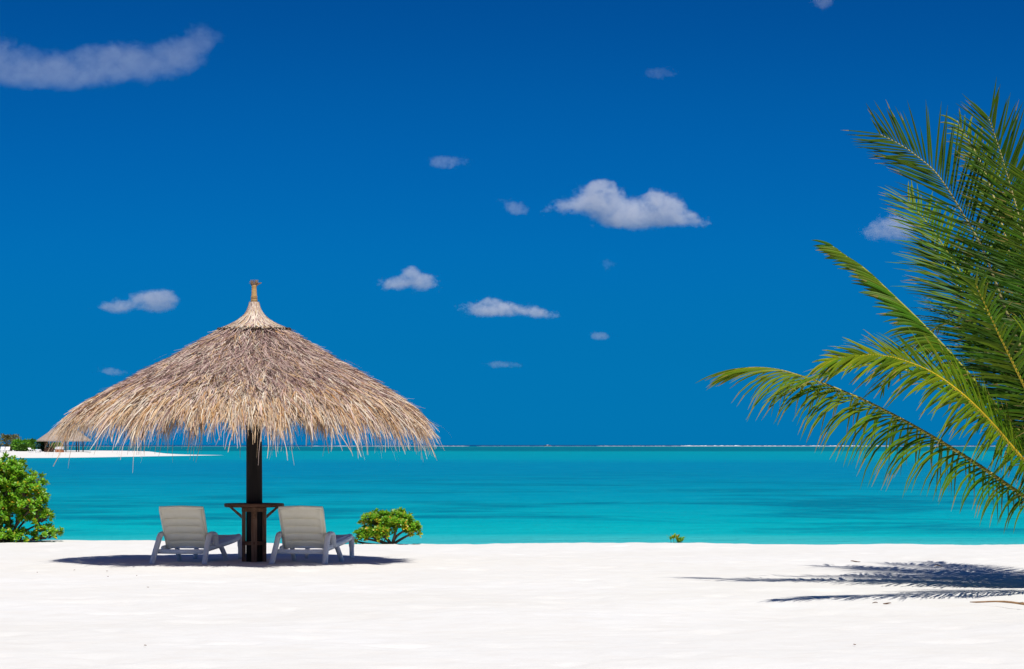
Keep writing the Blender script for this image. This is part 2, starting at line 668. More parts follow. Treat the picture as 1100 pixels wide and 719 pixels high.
# ------------------------------------------------------------------ clouds
def build_cloud(name, d, blobs, dens, label, edge=0.55, nscale=1.0, seed=0.0):
    """blobs: photo ellipses (px, py, rx, ry); a closed body filled with a puffy volume"""
    px_m = d / F
    cx = sum(b[0] for b in blobs) / len(blobs)
    cy_ = sum(b[1] for b in blobs) / len(blobs)
    c0 = at(cx, cy_, d)
    bm = bmesh.new()
    loc = []
    for i, (bx, by, rx, ry) in enumerate(blobs):
        p = at(bx, by, d) - c0
        rx, ry = rx * 1.22 + 1.5, ry * 1.22 + 1.0
        r = Vector((rx * px_m, (0.45 * rx + 0.55 * ry) * px_m, ry * px_m))
        p.y += ((i * 37) % 11 - 5) / 5.0 * r.y * 0.35
        loc.append((p, r))
        mtx = Matrix.Translation(p) @ Matrix.Diagonal((r.x, r.y, r.z, 1))
        bmesh.ops.create_icosphere(bm, subdivisions=4, radius=0.97, matrix=mtx)
    me = bpy.data.meshes.new(name)
    bm.to_mesh(me)
    bm.free()
    if len(blobs) > 1:
        tmp = bpy.data.objects.new("cloud_form", me)
        COL.objects.link(tmp)
        md = tmp.modifiers.new("remesh", 'REMESH')
        md.mode = 'VOXEL'
        md.voxel_size = max(1.1, min(r.z for _, r in loc) / 5.0)
        md.use_smooth_shade = True
        dg = bpy.context.evaluated_depsgraph_get()
        me2 = bpy.data.meshes.new_from_object(tmp.evaluated_get(dg))
        bpy.data.objects.remove(tmp)
        me = me2
        me.name = name
    me.materials.clear()
    t = NT(name + "_vapour")
    tc = t.node('ShaderNodeTexCoord')
    v = tc.outputs['Object']
    fld = None
    for (p, r) in loc:
        mp = t.node('ShaderNodeMapping')
        mp.vector_type = 'TEXTURE'
        mp.inputs['Location'].default_value = p
        mp.inputs['Scale'].default_value = r
        t.link(v, mp.inputs['Vector'])
        ln = t.node('ShaderNodeVectorMath', operation='LENGTH')
        t.link(mp.outputs[0], ln.inputs[0])
        f = t.math('SUBTRACT', 1.0, ln.outputs['Value'], clamp=True)
        fld = f if fld is None else t.math('ADD', fld, f)
    fld = t.math('MINIMUM', fld, 1.0)
    rmax = max(r.z for _, r in loc)
    vv = t.mapping(v, (1, 1, 1.25), (seed * 90, seed * 170, seed * 60))
    n1 = t.noise(vv, 0.8 * nscale / rmax, 3, 0.5, 0.2)
    n2 = t.noise(vv, 2.6 * nscale / rmax, 7, 0.74, 0.3)
    nz = t.math('ADD', t.math('MULTIPLY', n1, 0.40), t.math('MULTIPLY', n2, 0.60))
    e = t.math('SUBTRACT', fld, t.math('MULTIPLY', t.math('SUBTRACT', nz, 0.36), edge * 6.4))
    e = t.math('MULTIPLY', t.math('SUBTRACT', e, 0.10, clamp=True), 1.5)
    # the flat condensation level under the heaps
    zb = min(p.z - r.z for p, r in loc)
    zs = t.node('ShaderNodeSeparateXYZ')
    t.link(v, zs.inputs[0])
    lv = t.math('DIVIDE', t.math('SUBTRACT', zs.outputs['Z'], zb + rmax * 0.08), rmax * 0.45, clamp=True)
    dn = t.math('MULTIPLY', t.math('MULTIPLY', t.math('MINIMUM', e, 0.7), lv), dens / rmax * 0.62)
    vol = t.node('ShaderNodeVolumePrincipled')
    vol.inputs['Color'].default_value = (0.97, 0.965, 0.975, 1)
    vol.inputs['Anisotropy'].default_value = -0.35
    t.link(dn, vol.inputs['Density'])
    t.link(vol.outputs[0], t.out.inputs['Volume'])
    o = link_mesh(name, me, t.m, None, c0)
    tag(o, label, "cloud", group="small fair weather clouds over the sea")
    return o


CL = 6000.0
CLOUDS = [
    ([(-30, 62, 70, 36), (18, 66, 52, 30), (75, 74, 62, 27), (125, 74, 62, 29), (165, 66, 48, 28), (203, 52, 38, 27), (226, 38, 26, 20), (40, 84, 60, 16), (100, 56, 26, 16)],
     0.75, "long grey white cloud bank at the upper left edge of the sky"),
    ([(120, 331, 26, 8), (150, 326, 40, 13), (168, 320, 26, 15), (180, 325, 20, 13)], 1.8, "flat bottomed cloud just above and left of the thatched parasol"),
    ([(470, 175, 20, 9), (488, 175, 24, 10)], 0.5, "faint oval cloud alone above the middle of the sky"),
    ([(548, 222, 18, 12), (560, 227, 14, 7)], 0.75, "small wisp of cloud just left of the largest cloud"),
    ([(606, 224, 32, 13), (636, 212, 28, 22), (655, 216, 30, 22), (648, 202, 16, 12), (690, 232, 50, 20), (706, 220, 28, 20), (722, 224, 26, 16), (742, 237, 30, 10), (672, 238, 40, 12), (700, 212, 12, 10)],
     2.9, "largest white cumulus cloud with two humps right of the sky's middle"),
    ([(424, 307, 24, 10), (444, 300, 22, 15), (462, 304, 20, 11), (440, 293, 10, 10)], 2.1, "compact heaped cloud right of the parasol's finial"),
    ([(512, 333, 26, 10), (530, 330, 24, 13), (556, 333, 30, 11), (584, 338, 26, 7), (526, 324, 10, 8)], 2.1, "long low heaped cloud trailing to a thin right end"),
    ([(640, 361, 12, 6), (650, 362, 12, 5)], 0.5, "tiny pale cloud below the long low heaped cloud"),
    ([(530, 392, 14, 5), (548, 392, 18, 5)], 0.3, "very faint streak of cloud low over the sea"),
    ([(936, 249, 18, 15), (954, 243, 24, 20), (972, 246, 24, 17)], 1.7, "white cloud half hidden behind the palm fronds"),
    ([(114, 399, 14, 6), (128, 400, 14, 5)], 0.4, "small faint cloud touching the left slope of the parasol roof"),
    ([(876, 2, 16, 11), (890, 4, 14, 9)], 0.5, "small faint cloud cut by the top edge of the sky"),
    ([(700, 80, 18, 8), (716, 79, 20, 8)], 0.16, "barely visible thin cloud high over the largest cloud"),
    ([(654, 284, 12, 9)], 0.25, "faint puff directly under the largest cloud"),
]
for i, (bl, dn, lab) in enumerate(CLOUDS):
    build_cloud("cloud", CL * (1 + 0.05 * (i % 4)), bl, dn, lab, seed=3.7 * i + 1.3)


# ------------------------------------------------------------------ thatched parasol
PD = 32.0
PBASE = at(273, 604.9, PD)
PBASE.z = 0.0


def quads_from_strips(P, W, cols):
    """P (n,k,3) centre lines, W (n,k,3) half width vectors -> verts, quads, colours"""
    n, k, _ = P.shape
    V = np.stack([P - W, P + W], 2).reshape(n * k * 2, 3)
    base = (np.arange(n) * k * 2)[:, None]
    j = np.arange(k - 1)[None, :] * 2
    a = base + j
    Fc = np.stack([a, a + 1, a + 3, a + 2], 2).reshape(-1, 4)
    C = np.repeat(cols, k - 1, axis=0)
    return V, Fc, C


PROF_R = np.array([0.02, 0.20, 0.40, 0.86, 1.55, 1.86, 2.02, 2.08])
PROF_Z = np.array([2.97, 2.86, 2.765, 2.485, 2.095, 1.895, 1.765, 1.64])


def prof(s):
    """arc parameter 0..1 -> r, z"""
    seg = np.hypot(np.diff(PROF_R), np.diff(PROF_Z))
    cum = np.concatenate([[0], np.cumsum(seg)])
    L = s * cum[-1]
    return np.interp(L, cum, PROF_R), np.interp(L, cum, PROF_Z), cum[-1]


def pick_colors(n, weights, rng):
    pal = np.array([
        (0.78, 0.67, 0.53),   # bleached straw
        (0.68, 0.48, 0.29),   # tan
        (0.63, 0.475, 0.41),   # grey brown
        (0.37, 0.235, 0.215),  # purple brown
        (0.10, 0.065, 0.05),  # dark stalk
        (0.56, 0.31, 0.13)])  # orange
    w = np.array(weights, float)
    w = w / w.sum(1, keepdims=True)
    cum = np.cumsum(w, 1)
    u = rng.random((n, 1))
    idx = (u > cum).sum(1).clip(0, 5)
    c = pal[idx]
    c = c * rng.uniform(0.72, 1.18, (n, 1))
    return np.clip(c, 0.01, 0.85)


def strands(n, s0, s1, len0, len1, rng, lift=0.03, mess=0.30, hang=0.0, wid=0.0045, k=4, layer=0.0, th=None):
    # area-weighted placing down the slope
    u = rng.random(n)
    s = np.sqrt(s0 ** 2 + (s1 ** 2 - s0 ** 2) * u)
    if th is None:
        th = rng.random(n) * 2 * math.pi
        th += 0.02 * np.sin(th * 61 + s * 40)
    L = rng.uniform(len0, len1, n)
    r, z, tot = prof(s)
    r2, z2, _ = prof(np.minimum(s + 0.02, 1.0))
    r1, z1, _ = prof(np.maximum(s - 0.02, 0.0))
    dr, dz = r2 - r1, z2 - z1
    ln = np.hypot(dr, dz)
    dr, dz = dr / ln, dz / ln
    r = r * (0.994 - 0.056 * np.cos(th) * s)
    er = np.stack([np.cos(th), np.sin(th), np.zeros(n)], 1)
    et = np.stack([-np.sin(th), np.cos(th), np.zeros(n)], 1)
    ez = np.array([0, 0, 1.0])[None]
    down = er * dr[:, None] + ez * dz[:, None]
    nrm = er * (-dz)[:, None] + ez * dr[:, None]
    ang = rng.normal(0, mess, n)
    d = down * np.cos(ang)[:, None] + et * np.sin(ang)[:, None] + nrm * rng.uniform(-0.02, lift * 3, n)[:, None]
    d /= np.linalg.norm(d, axis=1, keepdims=True)
    p = er * r[:, None] + ez * z[:, None] + nrm * (layer + rng.uniform(0.0, lift, n))[:, None]
    pts = [p]
    grav = np.array([0, 0, -1.0])[None]
    hg = hang * rng.uniform(0.5, 1.4, n)
    for i in range(1, k):
        p = p + d * (L / (k - 1))[:, None]
        pts.append(p)
        d = d + grav * hg[:, None] - er * (hg * 0.12)[:, None] + rng.normal(0, 0.10, (n, 3))
        d /= np.linalg.norm(d, axis=1, keepdims=True)
    P = np.stack(pts, 1)
    tw = rng.uniform(-1.2, 1.2, n)
    wd = et * np.cos(tw)[:, None] + nrm * np.sin(tw)[:, None]
    prof_w = np.linspace(1.0, 0.25, k)
    W = wd[:, None, :] * prof_w[None, :, None] * (wid * rng.uniform(0.6, 1.5, n))[:, None, None]
    return P, W, s, th


def merge(parts):
    Vs, Fs, Cs, off = [], [], [], 0
    for V, Fc, C in parts:
        Vs.append(V)
        Fs.append(Fc + off)
        Cs.append(C)
        off += len(V)
    return np.concatenate(Vs), np.concatenate(Fs), np.concatenate(Cs)


def build_parasol():
    root = empty("thatched_parasol", PBASE)
    tag(root, "round thatched beach parasol on a dark pole over two loungers", "parasol")
    mb = MB()
    mb.tube([(0, 0, -0.3), (0.002, 0, 0.6), (0.0, 0, 1.4), (-0.004, 0, 2.0), (0, 0, 2.75)], [0.098, 0.097, 0.094, 0.092, 0.088], 20)
    mb.build("pole", M['pole'], root, smooth=True)
    # roof: closed backing cone + strands
    rng = np.random.default_rng(21)
    parts = []
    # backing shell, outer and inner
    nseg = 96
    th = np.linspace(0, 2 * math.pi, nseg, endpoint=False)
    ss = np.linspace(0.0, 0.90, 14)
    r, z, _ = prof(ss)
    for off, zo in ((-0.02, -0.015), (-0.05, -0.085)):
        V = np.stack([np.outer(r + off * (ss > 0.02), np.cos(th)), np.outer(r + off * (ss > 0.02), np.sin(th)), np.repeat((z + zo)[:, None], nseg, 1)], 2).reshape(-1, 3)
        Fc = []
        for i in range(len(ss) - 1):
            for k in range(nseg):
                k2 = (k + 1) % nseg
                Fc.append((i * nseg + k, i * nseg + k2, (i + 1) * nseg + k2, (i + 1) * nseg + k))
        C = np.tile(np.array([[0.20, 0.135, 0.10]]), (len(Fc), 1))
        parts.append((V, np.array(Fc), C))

    def wts(s, th, rng):
        # weathering differs from slope to eave, and in big irregular patches
        patch = vnoise(th * 3.2 + 5, s * 6.0, 31)
        patch2 = vnoise(th * 9.0, s * 12.0, 32)
        e = np.clip((s - 0.60) / 0.28, 0, 1)
        w = np.stack([0.22 + 0.75 * e + 0.35 * patch2, 0.35 + 1.15 * e, 1.3 * (1 - 0.62 * e) + 0.3 * patch,
                      (0.62 + 1.1 * (patch > 0.55)) * (1 - 0.78 * e), 0.22 - 0.06 * e + 0 * s, 0.10 + 0.30 * e], 1)
        return w
    rows = [(9500, 0.15, 0.55, 0.12, 0.28, 0.030, 0.42, 0.00, 0.0048),
            (16000, 0.45, 0.80, 0.13, 0.30, 0.034, 0.38, 0.02, 0.0050),
            (10000, 0.74, 0.93, 0.16, 0.34, 0.045, 0.28, 0.10, 0.0056)]
    for (n, s0, s1, l0, l1, lift, mess, hang, wid) in rows:
        P, W, s, t = strands(n, s0, s1, l0, l1, rng, lift, mess, hang, wid)
        parts.append(quads_from_strips(P, W, pick_colors(n, wts(s, t, rng), rng)))
    # eave fringe: bundles of hanging leaf ends of uneven length
    nb = 330
    bth = rng.random(nb) * 2 * math.pi
    blen = np.minimum(rng.gamma(2.6, 0.070, nb) + 0.12, 0.46)
    n = 7000
    bi = rng.integers(0, nb, n)
    P, W, s, t = strands(n, 0.84, 0.97, 0.20, 0.34, rng, 0.05, 0.12, 0.22, 0.0062, k=5, th=bth[bi] + rng.normal(0, 0.014, n))
    sc = (blen[bi] * rng.uniform(0.75, 1.2, n) / 0.27)[:, None, None]
    P = P[:, :1] + (P - P[:, :1]) * sc
    parts.append(quads_from_strips(P, W, pick_colors(n, wts(s, t, rng), rng)))
    # flyaway stalks sticking off the slope
    P, W, s, t = strands(110, 0.3, 0.97, 0.14, 0.28, rng, 0.08, 0.5, 0.05, 0.004)
    parts.append(quads_from_strips(P, W, pick_colors(110, wts(s, t, rng), rng)))
    V, Fc, C = merge(parts)
    link_mesh("thatch_roof", strips_mesh("thatch_roof", V, Fc, C), M['thatch'], root)
    # ridge cap of pale straw
    rng = np.random.default_rng(5)
    capr = np.array([0.040, 0.052, 0.085, 0.15, 0.27, 0.40])
    capz = np.array([3.10, 3.04, 2.97, 2.905, 2.835, 2.785])
    n = 2600
    th = rng.random(n) * 2 * math.pi
    P = []
    end = rng.uniform(0.82, 1.05, n)
    for j in range(7):
        u = j / 6 * end
        x = u * 5
        rr_ = np.interp(x, np.arange(6), capr) + np.maximum(0, x - 5) * 0.12
        zz = np.interp(x, np.arange(6), capz) - np.maximum(0, x - 5) * 0.06
        a = th + rng.normal(0, 0.012, n) + 0.10 * (u - 0.5) * rng.normal(0, 1, n)
        lift = rng.uniform(0.008, 0.022, n)
        P.append(np.stack([np.cos(a) * (rr_ + lift), np.sin(a) * (rr_ + lift), zz + lift * 0.7], 1))
    P = np.stack(P, 1)
    et = np.stack([-np.sin(th), np.cos(th), np.zeros(n)], 1)
    W = et[:, None, :] * np.linspace(0.35, 1.0, 7)[None, :, None] * 0.006 * rng.uniform(0.6, 1.4, (n, 1, 1))
    w = np.tile(np.array([[1.3, 0.55, 0.75, 0.28, 0.14, 0.10]]), (n, 1))
    q = [quads_from_strips(P, W, pick_colors(n, w, rng))]
    nseg = 40
    t2 = np.linspace(0, 2 * math.pi, nseg, endpoint=False)
    V = np.stack([np.outer(capr, np.cos(t2)), np.outer(capr, np.sin(t2)), np.repeat(capz[:, None], nseg, 1)], 2).reshape(-1, 3)
    Fc = [(i * nseg + k, i * nseg + (k + 1) % nseg, (i + 1) * nseg + (k + 1) % nseg, (i + 1) * nseg + k) for i in range(5) for k in range(nseg)]
    q.append((V, np.array(Fc), np.tile(np.array([[0.50, 0.40, 0.29]]), (len(Fc), 1))))
    V, Fc, C = merge(q)
    link_mesh("thatch_cap", strips_mesh("thatch_cap", V, Fc, C), M['thatch'], root)
    # dark knotted tie round the cap's foot
    mb = MB()
    rr_ = random.Random(4)
    for k in range(170):
        a = k / 170 * 2 * math.pi + rr_.uniform(-0.02, 0.02)
        a2 = a + rr_.uniform(0.05, 0.12)
        r0 = 0.421 + 0.012 * mnoise.noise((a * 3, 0, 0)) + rr_.uniform(-0.012, 0.012)
        z0 = 2.792 + rr_.uniform(-0.02, 0.016)
        z1 = 2.788 + rr_.uniform(-0.03, 0.02)
        mb.tube([(r0 * math.cos(a), r0 * math.sin(a), z0), (r0 * 1.02 * math.cos(a2), r0 * 1.02 * math.sin(a2), z1)], 0.005, 5)
    mb.build("cap_tie", M['twig_dark'], root)
    # finial: bound cane with a frayed tuft
    mb = MB()
    mb.lathe([(0.052, 3.02), (0.050, 3.085), (0.042, 3.10), (0.040, 3.13), (0.043, 3.135), (0.036, 3.15), (0.033, 3.20), (0.029, 3.28), (0.026, 3.315)], 14)
    for zz in (3.09, 3.105, 3.16, 3.18, 3.30):
        mb.lathe([(0.030, zz - 0.006), (0.046 - (zz - 3.09) * 0.07, zz - 0.004), (0.046 - (zz - 3.09) * 0.07, zz + 0.004), (0.030, zz + 0.006)], 14)
    fin = mb.build("finial", M['cane'], root, smooth=True)
    mb = MB()
    for k in range(60):
        a = rr_.random() * 2 * math.pi
        sp = rr_.uniform(0.0, 0.045)
        h = rr_.uniform(0.05, 0.095)
        if k < 5:
            a = rr_.uniform(-0.5, 0.5)
            sp, h = 0.075, 0.055
        b = Vector((0.016 * math.cos(a), 0.016 * math.sin(a), 3.29))
        m_ = b + Vector((sp * 0.4 * math.cos(a), sp * 0.4 * math.sin(a), h * 0.55))
        e = b + Vector((sp * math.cos(a), sp * math.sin(a), h))
        g = rr_.uniform(0.7, 1.1)
        mb.tube([b, m_, e], [0.005, 0.0045, 0.003], 4, (0.36 * g, 0.24 * g, 0.14 * g))
    mb.build("tuft", M['thatch'], fin, colors=True)
    return root


M['twig_dark'] = mat_plain("tie_cord", (0.10, 0.065, 0.04), (0.05, 0.035, 0.025), 0.9, 30)
build_parasol()


# ------------------------------------------------------------------ drinks table round the pole
def build_table():
    root = empty("beach_table", PBASE)
    tag(root, "brown wooden drinks table built round the parasol pole between the loungers", "table")
    mb = MB()
    # hexadecagonal plank top with a hole hidden by the pole
    mb.lathe([(0.345, 0.668), (0.358, 0.676), (0.358, 0.704), (0.350, 0.712), (0.11, 0.712), (0.11, 0.668)], 20)
    mb.build("tabletop", M['table'], root)
    for k in range(4):
        a = k * math.pi / 2 - math.pi / 2 + 0.10
        m = Matrix.Rotation(a, 4, 'Z')
        mb = MB()
        mb.box(0.0985, 0.146, -0.034, 0.034, -0.05, 0.664)
        o = mb.build("slat", M['slat'], root, bevel=0.003)
        o.rotation_euler = (0, 0, a)
        mb = MB()
        mb.add([(0.148, -0.02, 0.53), (0.148, 0.02, 0.53), (0.148, -0.02, 0.575), (0.148, 0.02, 0.575),
                (0.255, -0.02, 0.664), (0.255, 0.02, 0.664), (0.295, -0.02, 0.664), (0.295, 0.02, 0.664)],
               [(0, 2, 4, 6), (1, 7, 5, 3), (0, 6, 7, 1), (2, 3, 5, 4), (4, 5, 7, 6), (0, 1, 3, 2)])
        o = mb.build("bracket", M['slat'], root, bevel=0.003)
        o.rotation_euler = (0, 0, a)
    for z0, z1, r in ((0.612, 0.660, 0.150), (0.215, 0.262, 0.1475)):
        mb = MB()
        mb.lathe([(r - 0.045, z0), (r, z0 + 0.003), (r, z1 - 0.003), (r - 0.045, z1)], 24)
        mb.build("band", M['slat'] if z0 > 0.5 else M['table'], root)


build_table()


# ------------------------------------------------------------------ sun loungers
def smooth_path(pts, n=6):
    pts = [Vector(p) for p in pts]
    out = []
    for i in range(len(pts) - 1):
        p0 = pts[max(0, i - 1)]
        p1, p2 = pts[i], pts[i + 1]
        p3 = pts[min(len(pts) - 1, i + 2)]
        for k in range(n):
            t = k / n
            out.append(0.5 * ((2 * p1) + (-p0 + p2) * t + (2 * p0 - 5 * p1 + 4 * p2 - p3) * t * t + (-p0 + 3 * p1 - 3 * p2 + p3) * t ** 3))
    out.append(pts[-1])
    return out


def panel_mesh(w_top, w_bot, L, thick, grooves, bow, nx=22, ny=150, round_=0.03):
    """a moulded slatted panel lying in x (width), y (length): solid, with grooves across it on both faces"""
    V, Fc = [], []
    for side in (0, 1):
        for j in range(ny + 1):
            v = j / ny
            w = w_bot + (w_top - w_bot) * v
            # rounded ends
            for i in range(nx + 1):
                u = i / nx * 2 - 1
                y = v * L
                x = u * w / 2
                dep = bow * (1 - u * u)
                g = 0.0
                for gv in grooves:
                    dd = (v - gv + 0.012 * (1 - u * u)) * L
                    g += 0.012 * math.exp(-(dd / 0.014) ** 2) * (1 if abs(u) < 0.86 else 0)
                    # each slat swells a little towards its lower edge
                    if 0 < dd < 0.10:
                        g -= 0.012 * math.sin(dd / 0.10 * math.pi) * (1 if abs(u) < 0.86 else 0)
                if abs(u) >= 0.86:
                    g -= 0.010
                z = (thick / 2 - g if side else -thick / 2 + g) - dep
                V.append((x, y, z))
    n = (nx + 1) * (ny + 1)
    for j in range(ny):
        for i in range(nx):
            a = j * (nx + 1) + i
            b = a + nx + 1
            Fc.append((a, b, b + 1, a + 1))
            Fc.append((n + a, n + a + 1, n + b + 1, n + b))
    for j in range(ny):
        a = j * (nx + 1)
        b = a + nx + 1
        Fc.append((a, n + a, n + b, b))
        a2, b2 = a + nx, b + nx
        Fc.append((a2, b2, n + b2, n + a2))
    for i in range(nx):
        Fc.append((i, i + 1, n + i + 1, n + i))
        a = ny * (nx + 1) + i
        Fc.append((a, n + a, n + a + 1, a + 1))
    return V, Fc


def build_lounger():
    root = empty("sun_lounger", (0, 0, 0))
    # backrest
    bot = Vector((0, 0.44, 0.185))
    top = Vector((0, 0.13, 0.655))
    L = (top - bot).length
    V, Fc = panel_mesh(0.490, 0.475, L, 0.050, [0.19, 0.375, 0.56, 0.745], 0.018)
    # panel axes: y along the slope upward, z towards the sitter's side (front)
    ey = (top - bot).normalized()
    ex = Vector((1, 0, 0))
    ez = ex.cross(ey)      # front/up normal
    m = Matrix((ex, ey, ez)).transposed().to_4x4()
    m.translation = bot
    mb = MB()
    mb.add([m @ Vector(p) for p in V], Fc)
    back = mb.build("backrest", M['cream_plastic'], root, smooth=False)
    me = back.data
    me.polygons.foreach_set("use_smooth", [True] * len(me.polygons))
    # added grey tubes that stand in for the shade between the back's bands
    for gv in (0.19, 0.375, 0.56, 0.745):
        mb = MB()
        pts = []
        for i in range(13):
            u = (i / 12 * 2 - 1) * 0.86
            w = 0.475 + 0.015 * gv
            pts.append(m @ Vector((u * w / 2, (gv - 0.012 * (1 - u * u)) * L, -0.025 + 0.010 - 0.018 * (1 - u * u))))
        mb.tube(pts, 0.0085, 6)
        mb.build("shade_line", M['shade_line'], back, smooth=True)
    # frame round the backrest
    mb = MB()
    for s in (-1, 1):
        mb.tube([m @ Vector((s * 0.245, -0.01, -0.005)), m @ Vector((s * 0.250, L * 0.5, -0.005)), m @ Vector((s * 0.254, L - 0.01, -0.005))], 0.024, 8, flat=(1.0, 0.8))
    mb.tube([m @ Vector((-0.264, L + 0.004, -0.006)), m @ Vector((0, L + 0.010, -0.014)), m @ Vector((0.264, L + 0.004, -0.006))], 0.020, 8)
    mb.build("back_frame", M['cream_plastic'], root, smooth=True)
    # seat
    s0, s1 = Vector((0, 0.42, 0.205)), Vector((0, 1.96, 0.275))
    Ls = (s1 - s0).length
    V, Fc = panel_mesh(0.52, 0.52, Ls, 0.034, [0.10 * k for k in range(1, 10)], 0.012, 16, 120)
    ey = (s1 - s0).normalized()
    ez = ex.cross(ey)
    m2 = Matrix((ex, ey, ez)).transposed().to_4x4()
    m2.translation = s0
    mb = MB()
    mb.add([m2 @ Vector(p) for p in V], Fc)
    mb.build("seat", M['white_plastic'], root, smooth=True)
    mb = MB()
    for s in (-1, 1):
        mb.tube(smooth_path([(s * 0.275, 0.30, 0.175), (s * 0.278, 0.75, 0.195), (s * 0.278, 1.50, 0.230), (s * 0.272, 1.93, 0.262)]), 0.034, 8, flat=(1.0, 0.55))
    mb.tube([(-0.27, 1.955, 0.255), (0.27, 1.955, 0.255)], 0.034, 8)
    mb.build("seat_frame", M['white_plastic'], root, smooth=True)
    mb = MB()
    mb.tube([(-0.285, 0.15, 0.150), (0, 0.155, 0.146), (0.285, 0.15, 0.150)], 0.026, 8, flat=(1.15, 0.7))
    mb.build("crossbar", M['white_plastic'], root, smooth=True)
    for s in (-1, 1):
        mb = MB()
        mb.tube(smooth_path([(s * 0.318, -0.01, 0.0), (s * 0.312, 0.05, 0.08), (s * 0.302, 0.17, 0.22), (s * 0.298, 0.27, 0.318)]), [0.050] + [0.041] * 17 + [0.038], 10, flat=(0.85, 0.80))
        mb.build("leg", M['white_plastic'], root, smooth=True)
        mb = MB()
        mb.tube(smooth_path([(s * 0.298, 0.25, 0.305), (s * 0.298, 0.33, 0.346), (s * 0.298, 0.50, 0.348), (s * 0.296, 0.585, 0.315), (s * 0.290, 0.64, 0.20)]), 0.037, 10, flat=(0.75, 1.0))
        mb.build("armrest", M['white_plastic'], root, smooth=True)
        mb = MB()
        mb.tube(smooth_path([(s * 0.272, 0.92, 0.195), (s * 0.282, 1.02, 0.12), (s * 0.295, 1.16, 0.0)]), 0.042, 8, flat=(0.8, 0.7))
        mb.build("leg", M['white_plastic'], root, smooth=True)
        mb = MB()
        mb.tube(smooth_path([(s * 0.268, 1.93, 0.255), (s * 0.278, 1.90, 0.13), (s * 0.288, 1.86, 0.0)]), [0.050] * 6 + [0.042] * 7, 8, flat=(0.8, 0.7))
        mb.build("leg", M['white_plastic'], root, smooth=True)
    return root


lounger = build_lounger()
# rear feet midpoints in the photo
for i, (px, py, lab) in enumerate([(191.5, 607.3, "white plastic sun lounger on the left side of the pole table"),
                                   (320.5, 607.3, "white plastic sun lounger between the pole table and the small shrub")]):
    o = lounger if i == 0 else copy_tree(lounger)
    d = F * EYE / (py - 478.0)
    p = at(px, py, d)
    o.location = (p.x, p.y, 0.005)
    o.rotation_euler = (0, 0, math.radians(-8.0 + 0.8 * i))
    tag(o, lab, "sun lounger", "sun loungers under the parasol")


# ------------------------------------------------------------------ sea lettuce shrubs
def leaf_strip(mb, base, d, up, L, w, bend, col):
    """one spoon-shaped leaf"""
    d = d.normalized()
    side = d.cross(up)
    if side.length < 1e-4:
        side = d.orthogonal()
    side.normalize()
    nrm = side.cross(d)
    p0 = base
    p1 = base + d * L * 0.45 + nrm * L * 0.04
    d2 = (d - nrm * bend).normalized()
    p2 = p1 + d2 * L * 0.38
    d3 = (d2 - nrm * bend).normalized()
    p3 = p2 + d3 * L * 0.22
    v = [p0 - side * w * 0.12, p0 + side * w * 0.12, p1 - side * w * 0.36, p1 + side * w * 0.36,
         p2 - side * w * 0.5, p2 + side * w * 0.5, p3 - side * w * 0.14, p3 + side * w * 0.14]
    mb.add(v, [(0, 1, 3, 2), (2, 3, 5, 4), (4, 5, 7, 6)], col)


def rosette(mb, c, axis, rr, n, L, yellow):
    axis = axis.normalized()
    a0 = axis.orthogonal().normalized()
    b0 = axis.cross(a0)
    for k in range(n):
        an = k * 2.4 + rr.uniform(-0.2, 0.2)
        open_ = 0.25 + 0.9 * k / n
        d = axis * math.cos(open_) + (a0 * math.cos(an) + b0 * math.sin(an)) * math.sin(open_)
        y = rr.random()
        if y < yellow:
            col = rr.choice([(0.62, 0.46, 0.02), (0.45, 0.46, 0.03), (0.62, 0.34, 0.03), (0.50, 0.50, 0.04)])
        else:
            g = rr.uniform(0.7, 1.25)
            col = (0.140 * g + 0.11 * rr.random(), 0.42 * g, 0.018 * g)
        leaf_strip(mb, c, d, axis, L * rr.uniform(0.75, 1.15), L * 0.38, rr.uniform(0.1, 0.6), col)


def limb(mb, p0, p1, r0, r1, rr, sag=0.0):
    pts = []
    n = 6
    off = Vector((rr.uniform(-1, 1), rr.uniform(-1, 1), rr.uniform(-0.3, 0.6))) * (p1 - p0).length * 0.12
    for i in range(n + 1):
        t = i / n
        pts.append(p0.lerp(p1, t) + off * math.sin(t * math.pi) + Vector((0, 0, sag * math.sin(t * math.pi))))
    mb.tube(pts, [r0 + (r1 - r0) * i / n for i in range(n + 1)], 6)


